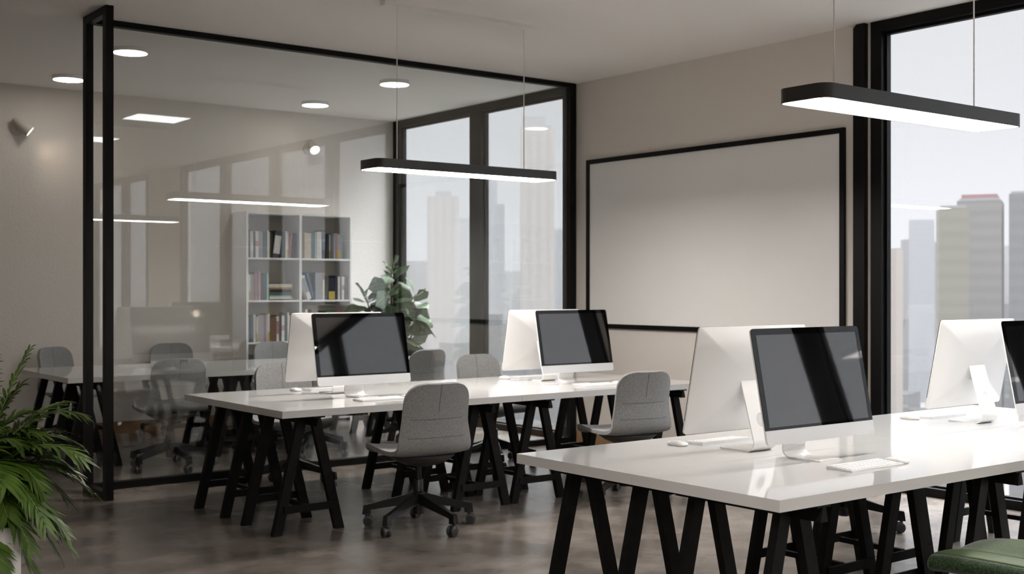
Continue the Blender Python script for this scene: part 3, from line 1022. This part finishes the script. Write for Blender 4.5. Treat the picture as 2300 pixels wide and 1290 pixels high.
# compartments: (column, shelf index, start offset, [(colour, width, height, lean degrees, band)])
BK = [
 (0, 4, .004, 'top shelf of the column away from the window', [('slate', .030, .285, 0, None), ('cream', .034, .268, 0, ('white', .2, .55)), ('slate', .022, .262, 0, None), ('white', .034, .275, 0, ('pink', .42, .62)),
    ('grey', .05, .272, 0, None), ('slate', .045, .27, 0, None), ('white', .020, .28, 0, None), ('cream', .012, .265, 0, ('mustard', .02, .36)), ('black', .026, .262, 0, None),
    ('charcoal', .075, .278, 7, ('white', .15, .82)), ('slate', .032, .278, 5, None), ('white', .020, .28, 0, None), ('cream', .018, .26, 0, ('mustard', .02, .36)), ('rose', .028, .258, 5, None), ('charcoal', .024, .262, 7, None)]),
 (1, 4, .05, 'top shelf of the column by the window', [('beige', .075, .27, 0, None), ('teal', .050, .275, 0, ('blue', .1, .9)), ('mint', .022, .278, 0, None), ('white', .018, .285, 0, None), ('cream', .030, .288, 0, ('white', .2, .7)),
    ('navy', .042, .302, 2, ('blue', .3, .95)), ('black', .036, .268, 0, None), ('white', .018, .262, 0, ('mustard', .02, .34)), ('slate', .03, .272, 0, None), ('lilac', .022, .272, 0, None), ('rose', .024, .275, 0, None),
    ('grey', .035, .262, 0, ('mustard', .05, .35)), ('slate', .032, .262, 0, None)]),
 (0, 3, .002, 'second shelf from the top in the column away from the window', [('white', .022, .275, 0, None), ('cream', .016, .262, 0, ('mustard', .02, .36)), ('grey', .04, .268, 0, None), ('rose', .020, .285, 0, None), ('lilac', .02, .28, 0, None), ('pink', .024, .29, 0, None),
    ('slate', .03, .27, 0, None), ('blue', .04, .275, 0, ('slate', .1, .5)), ('mint', .02, .28, 0, None)]),
 (1, 3, .006, 'second shelf from the top in the column by the window', [('white', .045, .262, -19, ('grey', .3, .9)), ('blue', .03, .295, -16, None), ('grey', .085, .288, 0, None), ('cream', .024, .285, 0, ('rose', .75, .98)), ('slate', .035, .255, 3, None),
    ('black', .075, .235, 0, ('mustard', .02, .38)), ('navy', .030, .258, 0, None), ('cream', .024, .25, 0, None), ('slate', .024, .25, 0, None), ('white', .030, .25, 0, ('pink', .42, .62)), ('grey', .03, .24, -4, None)]),
 (0, 2, .004, 'third shelf from the top in the column away from the window', [('teal', .034, .27, 0, None), ('slate', .034, .268, 0, None), ('white', .030, .28, 0, None), ('cream', .016, .262, 0, ('mustard', .02, .36)), ('grey', .06, .28, 0, None), ('rose', .022, .275, 0, None), ('lilac', .024, .285, 0, None),
    ('mustard', .026, .295, 0, ('cream', .35, .95)), ('brown', .07, .252, 0, None), ('cream', .030, .265, 0, ('rose', .3, .8)), ('slate', .028, .27, 0, None), ('white', .032, .27, 0, ('pink', .42, .62)), ('slate', .03, .262, 0, None), ('white', .018, .30, 0, None), ('cream', .022, .27, 0, None)]),
 (1, 2, .01, 'third shelf from the top in the column by the window', [('cream', .05, .30, 0, ('brown', .1, .7)), ('white', .03, .33, 0, None), ('charcoal', .04, .33, 0, None), ('grey', .03, .30, 0, None)]),
 (1, 2, .31, 'third shelf from the top beside the fig leaves', [('green', .10, .31, 0, None), ('red', .065, .315, 0, None)]),
 (0, 1, .002, 'low shelf behind the chair', [('blue', .035, .27, 0, None), ('charcoal', .04, .28, 0, None), ('teal', .035, .27, 0, None)]),
]
for col, si, off, where, bl in BK:
    x = (BX0 + t if col == 0 else (BX0 + BX1) / 2 + .014) + off
    for i, (cn, w_, h, lean, band) in enumerate(bl):
        a = R(lean)
        hx = h * abs(math.sin(a))
        b_ = make_book(w_, h, .19, cn, band)
        b_.rotation_euler.y = a
        if lean > 0:
            b_.location = (x + w_ / 2 * math.cos(a), BY0 + .03 + random.uniform(0, .012), SH[si] + w_ / 2 * math.sin(a) + .0005)
            x += w_ * math.cos(a) + .0015 + (hx if (i + 1 == len(bl) or bl[i + 1][3] <= 0) else max(0, h * (math.sin(a) - math.sin(R(bl[i + 1][3])))))
        elif lean < 0:
            nh = hx if (i == 0 or bl[i - 1][3] >= 0) else .012
            x += nh
            b_.location = (x + w_ / 2 * math.cos(a), BY0 + .03 + random.uniform(0, .012), SH[si] + w_ / 2 * math.sin(-a) + .0005)
            x += w_ * math.cos(a) + .0015
        else:
            b_.location = (x + w_ / 2, BY0 + .03 + random.uniform(0, .012), SH[si] + .0003)
            x += w_ + .0012
        tag(b_, '%s book, %s from that end, %s' % (cn, ORD[i] if False else ORD[i] + ' along', where.replace('away from', 'off')), 'book', 'books in the bookcase')
        b_['label'] = '%s book, %s along the %s' % (cn, ORD[i], where.replace('in the column away from the window', 'in the plaster wall column').replace('of the column away from the window', 'in the plaster wall column').replace('of the column by the window', 'in the window column').replace('in the column by the window', 'in the window column'))
# flat pile on the second shelf
z = SH[3] + .0003
FL = [('brown', .20, .010), ('white', .27, .020), ('mint', .25, .016), ('teal', .25, .034), ('black', .25, .026), ('rose', .25, .012), ('mustard', .26, .012), ('white', .27, .022), ('cream', .27, .012), ('black', .26, .008)]
for i, (cn, l_, th) in enumerate(FL):
    b_ = make_book(th, l_, .19, cn)
    b_.rotation_euler.y = R(90)
    b_.location = (BX0 + .408 - l_ / 2 + random.uniform(-.006, .006), BY0 + .04 + random.uniform(0, .01), z + th / 2)
    z += th + .0006
    tag(b_, '%s book lying flat, %s from the bottom of the pile on the bookcase' % (cn, ORD[i]), 'book', 'books lying in a flat pile')

# ------------------------------------------------------------------ plants
def fiddle_leaf(mb, uvl, base, direction, length, width, droop, roll):
    d = Vector(direction).normalized()
    side = d.cross(Vector((0, 0, 1)))
    if side.length < .05: side = Vector((1, 0, 0))
    side.normalize()
    side = Matrix.Rotation(roll, 3, d) @ side
    up = side.cross(d).normalized()
    nu, nv = 6, 9
    rows = []
    ph = random.uniform(0, 6)
    for j in range(nv + 1):
        v = j / nv
        # obovate, fiddle shaped outline
        wv = width * (.10 + .55 * math.sin(PI * min(1, v * 1.02) ** .8) + .55 * math.exp(-((v - .70) / .22) ** 2)) * math.sqrt(max(0.0, 1 - max(0, (v - .80) / .205) ** 2)) * .5
        cpos = Vector(base) + d * (length * v) + Vector((0, 0, -droop * length * v * v))
        row = []
        for i in range(nu + 1):
            u = i / nu * 2 - 1
            fold = .12 * abs(u) * wv + .10 * wv * math.sin(ph + v * 9 + (2 if u > 0 else 0)) * abs(u) ** 2
            row.append((mb.bm.verts.new(cpos + side * (u * wv) + up * fold), (i / nu, v)))
        rows.append(row)
    for r0, r1 in zip(rows, rows[1:]):
        for i in range(nu):
            q = [r0[i], r0[i + 1], r1[i + 1], r1[i]]
            f = mb.bm.faces.new([a[0] for a in q])
            for lp, a in zip(f.loops, q):
                lp[uvl].uv = a[1]
fx, fy = 6.70, 10.78
fig = empty('potted_fig', (fx, fy, 0))
tag(fig, 'leafy fiddle leaf fig between the bookcase and the meeting room window', 'potted plant')
MB().lathe([(.15, 0), (.155, .01), (.185, .36), (.185, .38), (.172, .38), (.168, .33), (0, .33)], 32, cap=False).build('pot', M['planter'], fig, smooth=30)
MB().lathe([(0, .31), (.166, .335), (.165, .345), (0, .35)], 24, cap=False).build('soil', M['soil'], fig)
stems = [[(0, 0, .34), (.01, .01, .8), (-.01, .0, 1.25), (0, .02, 1.62)], [(0, 0, .34), (-.06, .04, .7), (-.17, .10, 1.05), (-.24, .14, 1.33)], [(0, 0, .34), (.06, -.04, .7), (.15, -.10, 1.05), (.20, -.14, 1.36)], [(0, 0, .34), (.05, -.07, .65), (.12, -.17, .90), (.15, -.21, 1.1)]]
tr = MB()
for s in stems:
    tr.tube(s, [.016, .013, .010, .006], 8)
tr.build('stem', M['bark'], fig, smooth='all')
random.seed(21)
lf = MB()
uvl = lf.bm.loops.layers.uv.new('uv')
for si, s in enumerate(stems):
    n = (34, 28, 28, 22)[si]
    az = random.uniform(0, 6)
    for k in range(n):
        f = .34 + .66 * k / (n - 1)
        p = f * 3
        i = min(2, int(p)); u = p - i
        base = Vector(s[i]).lerp(Vector(s[i + 1]), u)
        az += R(137.5)
        el = R(random.uniform(-25, 25) + 45 * max(0, f - .72) / .28)
        L = random.uniform(.22, .29) * (1 if f < .9 else .82)
        # keep the leaves inside the room
        dd = Vector((math.cos(az) * math.cos(el), math.sin(az) * math.cos(el), math.sin(el)))
        if fx + base.x + dd.x * L > XR - .03 or fy + base.y + dd.y * L > YB - .03:
            az += PI
            dd = Vector((math.cos(az) * math.cos(el), math.sin(az) * math.cos(el), math.sin(el)))
        if fx + base.x + dd.x * L < BX1 + .01 and fy + base.y + dd.y * L > BY0 - .02:
            continue
        fiddle_leaf(lf, uvl, base + dd * .02, dd, L, L * random.uniform(.70, .86), random.uniform(.1, .5), random.uniform(-1.1, 1.1))
lf.build('leaves', M['fiddle'], fig, smooth='all', fix=False)

# palm in a square planter
px_, py_ = 1.06, 4.73
palm = empty('potted_palm', (px_, py_, 0))
tag(palm, 'bushy green parlour palm in a square white planter, cut by the frame edge', 'potted plant')
pl = MB()
hw = .18
pl.loops([[(sx * a, sy * a, z) for sx, sy in ((-1, -1), (1, -1), (1, 1), (-1, 1))] for a, z in ((hw, 0), (hw, .55), (hw - .015, .55), (hw - .015, .49))])
pl.bevel(.003, 1)
pl.build('planter', M['planter'], palm)
MB().box(-hw + .016, hw - .016, -hw + .016, hw - .016, .47, .50).build('soil', M['soil'], palm)
def frond(tip, arch, n=26, base=None, ll=.125):
    tip = Vector(tip)
    b0 = Vector(base or (random.uniform(-.03, .03), random.uniform(-.03, .03), .50))
    mid = b0.lerp(tip, .45) + Vector((0, 0, arch))
    def B(t): return b0 * (1 - t) ** 2 + mid * 2 * t * (1 - t) + tip * t * t
    st = MB()
    N_ = 14
    st.tube([B(k / N_) for k in range(N_ + 1)], [.0055 * (1 - .75 * k / N_) for k in range(N_ + 1)], 6)
    ro = st.build('frond', M['palm_stem'], palm, smooth='all')
    lm = MB()
    for k in range(n):
        t_ = .26 + .74 * (k + .5) / n
        p = B(t_)
        d = (B(min(1, t_ + .02)) - B(max(0, t_ - .02))).normalized()
        side = d.cross(Vector((0, 0, 1))).normalized()
        up = side.cross(d)
        env = math.sin(PI * min(1, (t_ - .22) / .80 * .80 + .14)) ** .45
        for sg in (-1, 1):
            L = ll * env * random.uniform(.88, 1.08)
            fw = .62 + .75 * t_ ** 3 + random.uniform(-.08, .08)
            dr = (d * fw + side * sg + up * random.uniform(.05, .28)).normalized()
            nr = dr.cross(d).normalized()
            wd = .0086 * (.65 + .4 * env)
            across = dr.cross(nr).normalized()
            sag = random.uniform(.15, .45)
            prev = None
            fv = [(0, .25), (.18, .85), (.42, 1.0), (.70, .72), (1.0, .02)]
            ring = []
            for q, w_ in fv:
                c = p + dr * (L * q) + Vector((0, 0, -sag * L * q * q))
                ring.append((lm.bm.verts.new(c - across * wd * w_ ), lm.bm.verts.new(c + nr * wd * w_ * .0 + Vector((0, 0, -wd * w_ * .35))), lm.bm.verts.new(c + across * wd * w_)))
            for a, c in zip(ring, ring[1:]):
                lm.bm.faces.new((a[0], a[1], c[1], c[0]))
                lm.bm.faces.new((a[1], a[2], c[2], c[1]))
    lm.build('leaflets', M['palm'], ro, smooth='all', fix=False)
random.seed(5)
# fronds reaching into the picture (offsets from the planter's axis), then a full crown round them
A_ = R(52.422)
rv = Vector((math.sin(A_), -math.cos(A_), 0))     # the viewer's right
vv = Vector((math.cos(A_), math.sin(A_), 0))
def tipv(r_, f_, z): return tuple(rv * r_ + vv * f_ + Vector((0, 0, z)))
for r_, f_, z, ar, ll in ((.250, .05, 1.195, .10, .13), (.425, .10, .945, .34, .14), (.490, -.04, .79, .36, .15), (.40, .14, .70, .40, .14), (.370, -.10, .56, .40, .14), (.385, .10, .44, .34, .13), (.29, .05, .33, .26, .13), (.44, .22, .62, .36, .13), (.30, .26, .98, .22, .13), (.38, .2, .82, .34, .13), (.22, .15, .95, .26, .13),
                      (.20, .10, 1.06, .15, .13), (.16, -.12, .92, .25, .14), (.27, -.2, .72, .35, .14), (.33, .22, .60, .36, .14), (.18, .2, .84, .30, .14), (.26, .24, .74, .30, .13), (.34, .12, .40, .34, .13), (.22, .30, .52, .34, .13), (.30, -.06, .47, .34, .13), (.27, .12, .52, .36, .13), (.24, -.12, .60, .34, .13), (.20, .04, .76, .3, .13), (.33, -.02, .68, .36, .13), (.235, -.16, .36, .26, .12), (.30, .02, .88, .30, .13), (.36, .08, .50, .40, .14), (.25, -.05, .62, .42, .14), (.15, -.3, .75, .3, .14), (.20, -.1, .40, .3, .13)):
    frond(tipv(r_, f_, z), ar, 23, None, ll * .88)
for k in range(22):
    a = 2.4 * k
    rr = random.uniform(.3, .5)
    z = random.uniform(.45, 1.25)
    if math.cos(a) > .2: z = min(z, .85)
    v = rv * (rr * math.cos(a) - .05) + vv * (rr * math.sin(a)) + Vector((0, 0, z))
    frond(tuple(v), random.uniform(.15, .4) * (1.4 - z * .7), 21, None, .112)

# ------------------------------------------------------------------ the city outside
GZ = -70.0
CITY = .36                    # darkens all building colours to offset the overbright sky
def facade(name, c, band=.10, pitch=3.4, vertical=False):
    c = [x * CITY for x in c]
    m, n, b = new_mat(name)
    tc = n.nodes.new('ShaderNodeTexCoord')
    sp = n.nodes.new('ShaderNodeSeparateXYZ')
    mu = n.nodes.new('ShaderNodeMath'); mu.operation = 'MULTIPLY'; mu.inputs[1].default_value = 1 / pitch
    fr = n.nodes.new('ShaderNodeMath'); fr.operation = 'FRACT'
    lt = n.nodes.new('ShaderNodeMath'); lt.operation = 'LESS_THAN'; lt.inputs[1].default_value = .45
    mx = n.nodes.new('ShaderNodeMixRGB')
    mx.inputs[1].default_value = (*c, 1)
    mx.inputs[2].default_value = (*[x * (1 - band) for x in c], 1)
    n.links.new(tc.outputs['Object'], sp.inputs[0])
    if vertical:
        ad = n.nodes.new('ShaderNodeMath'); ad.operation = 'ADD'
        n.links.new(sp.outputs['X'], ad.inputs[0]); n.links.new(sp.outputs['Y'], ad.inputs[1])
        n.links.new(ad.outputs[0], mu.inputs[0])
    else:
        n.links.new(sp.outputs['Z'], mu.inputs[0])
    n.links.new(mu.outputs[0], fr.inputs[0]); n.links.new(fr.outputs[0], lt.inputs[0])
    n.links.new(lt.outputs[0], mx.inputs[0]); n.links.new(mx.outputs[0], b.inputs['Base Color'])
    b.inputs['Roughness'].default_value = .9
    b.inputs['Specular IOR Level'].default_value = .1
    return m
F_BEIGE = facade('pale_beige_facade', (.40, .335, .285), .22, 7, True)
F_GREY = facade('pale_grey_facade', (.28, .275, .275), .10, 3.6)
F_BLUE = facade('blue_grey_facade', (.23, .25, .28), .08, 3.6)
F_TAN = facade('tan_facade', (.19, .175, .16), .16, 3.2)
F_YEL = facade('yellowish_facade', (.21, .195, .145), .12, 3.2)
F_DARK = facade('grey_block_facade', (.145, .145, .15), .14, 3.2)
ROOF = mat('flat_roof', (.10, .10, .10), .9, .1)
def at(az, D): return Vector((math.cos(R(az)) * D, math.sin(R(az)) * D, 0))
TOWERS = []
def tower(az, D, w, d, top, m, lab, roof=None, steps=None):
    TOWERS.append((az, D))
    root = empty('tower_block', tuple(at(az, D) + Vector((0, 0, GZ))), R(az + random.uniform(-8, 8)))
    h = top - GZ
    b_ = MB().box(-d / 2, d / 2, -w / 2, w / 2, 0, h)
    b_.build('facade', m, root)
    for (fw, fd, fh, fy) in (steps or []):
        MB().box(-d * fd / 2, d * fd / 2, w * (fy - fw / 2), w * (fy + fw / 2), h, h + fh).build('roof_storey', roof or m, root)
    MB().box(-d / 2 + .5, d / 2 - .5, -w / 2 + .5, w / 2 - .5, h - .2, h + .6).build('roof', ROOF, root)
    tag(root, lab, 'building', 'hazy towers beyond the windows')
tower(51.2, 900, 25, 22, 122, F_BEIGE, 'tall pale beige tower beside the partition post, topping all others', F_GREY, [(.7, .7, 8, .1)])
tower(50.3, 1000, 9, 20, 50, F_BLUE, 'slim blue grey block against the tall beige tower side')
tower(55.72, 1050, 27, 22, 81, F_BEIGE, 'pale beige tower seen through the first pane of the meeting room window', F_GREY, [(.5, .6, 5, 0)])
tower(54.55, 1120, 15, 18, 66, F_GREY, 'slim grey tower just before the window mullion, beyond the pale beige one')
tower(53.75, 980, 20, 20, 90, F_BLUE, 'blue grey stepped tower partly behind the meeting room window mullion', F_BLUE, [(.5, .8, 8, .1)])
tower(53.05, 930, 8, 18, 66, F_BLUE, 'low blue grey wing next to the stepped tower')
tower(32.2, 300, 6.5, 12, 20, F_YEL, 'yellowish apartment block beyond the office window')
tower(31.0, 330, 10.5, 16, 23.5, F_TAN, 'tan banded apartment slab beyond the office window, with a red roof', mat('red_roof', (.10, .04, .04), .9, .1), [(.8, .9, 1.6, 0)])
tower(28.7, 330, 13, 16, 25, F_DARK, 'grey apartment slab at the frame edge beyond the office window')
tower(33.5, 800, 15, 16, 44, F_BLUE, 'faint blue grey high rise beyond the office window')
tower(34.75, 480, 7, 12, 16, F_BEIGE, 'pale low tower beyond the office window, close to its jamb')
# everything lower: nobody could count it
random.seed(11)
low = MB()
cols = [(.36, .28, .23), (.22, .26, .32), (.42, .40, .38), (.15, .155, .165), (.34, .21, .18), (.26, .255, .25), (.235, .225, .215), (.30, .295, .285), (.28, .26, .24), (.22, .23, .245), (.27, .25, .24), (.33, .325, .315), (.25, .17, .16), (.20, .20, .20)]
cl = low.bm.loops.layers.color.new('paint')
def lowbox(c, w, d, h, rot, colr):
    vs = []
    for z in (GZ, GZ + h):
        for sx, sy in ((-1, -1), (1, -1), (1, 1), (-1, 1)):
            x, y = sx * w / 2, sy * d / 2
            vs.append(low.bm.verts.new((c.x + x * math.cos(rot) - y * math.sin(rot), c.y + x * math.sin(rot) + y * math.cos(rot), z)))
    for f in ((4, 5, 6, 7), (0, 1, 5, 4), (1, 2, 6, 5), (2, 3, 7, 6), (3, 0, 4, 7)):
        fa = low.bm.faces.new([vs[i] for i in f])
        for lp in fa.loops:
            lp[cl] = (*colr, 1)
for k in range(2600):
    az = random.uniform(-72, 72)
    D = 110 * (20 ** random.random())
    if any(abs(az - ta) * D * .0175 < 48 and abs(D - tD) < 90 for ta, tD in TOWERS):
        continue
    s = .6 + D / 900
    w_, d_ = random.uniform(9, 22) * s, random.uniform(9, 22) * s
    h = random.choice((8, 12, 15, 20, 26, 34)) * random.uniform(.8, 1.2)
    if D > 500: h *= random.uniform(1, 1.9)
    h = min(h, 66 if D > 300 else 50)
    colr = random.choice(cols)
    g = random.uniform(.82, 1.18) * CITY
    lowbox(at(az, D), w_, d_, h, random.uniform(0, PI), [x * g for x in colr])
for k in range(260):                     # taller blocks standing out of the mass
    az = random.uniform(22, 66)
    D = random.uniform(260, 1500)
    top = random.uniform(-12, .042 * D)
    if az > 44:
        D = random.uniform(850, 1700)
        top = random.uniform(-15, .026 * D)
    if 27 < az < 33 and D < 400: continue
    if any(abs(az - ta) * D * .0175 < 55 and abs(D - tD) < 110 for ta, tD in TOWERS):
        continue
    w_ = random.uniform(9, 20) * (.6 + D / 1400)
    colr = random.choice(cols)
    g = random.uniform(.82, 1.18) * CITY
    lowbox(at(az, D), w_, w_ * random.uniform(.7, 1.3), top - GZ, random.uniform(0, PI), [x * g for x in colr])
mm, n, b_ = new_mat('mixed_city_walls')
va = n.nodes.new('ShaderNodeVertexColor'); va.layer_name = 'paint'
n.links.new(va.outputs[0], b_.inputs['Base Color'])
b_.inputs['Roughness'].default_value = .9
b_.inputs['Specular IOR Level'].default_value = .1
lo = low.build('city_rooftops', mm)
tag(lo, 'hazy mass of low city buildings below the towers outside the windows', 'city', kind='stuff')
g = MB()
g.box(20, 6000, -6000, 6000, GZ - 1, GZ)
struct('ground_city', g, mat('city_ground', (.085, .084, .082), .9, .1))

# thin haze hanging over the city
hz = MB().box(14, 4200, -3600, 3600, GZ - .5, 150)
hm = bpy.data.materials.new('city_haze')
hm.use_nodes = True
hn = hm.node_tree
hn.nodes.clear()
ho = hn.nodes.new('ShaderNodeOutputMaterial')
hv = hn.nodes.new('ShaderNodeVolumeScatter')
hv.inputs['Color'].default_value = (.985, .98, 1.0, 1)
hv.inputs['Density'].default_value = .000182
ha = hn.nodes.new('ShaderNodeVolumeAbsorption')
ha.inputs['Density'].default_value = .00080
ha.inputs['Color'].default_value = (0, 0, 0, 1)
hs = hn.nodes.new('ShaderNodeAddShader')
hn.links.new(hv.outputs[0], hs.inputs[0])
hn.links.new(ha.outputs[0], hs.inputs[1])
hn.links.new(hs.outputs[0], ho.inputs['Volume'])
o = hz.build('haze', hm)
tag(o, 'pale haze hanging over the city outside the windows', 'haze', kind='stuff')
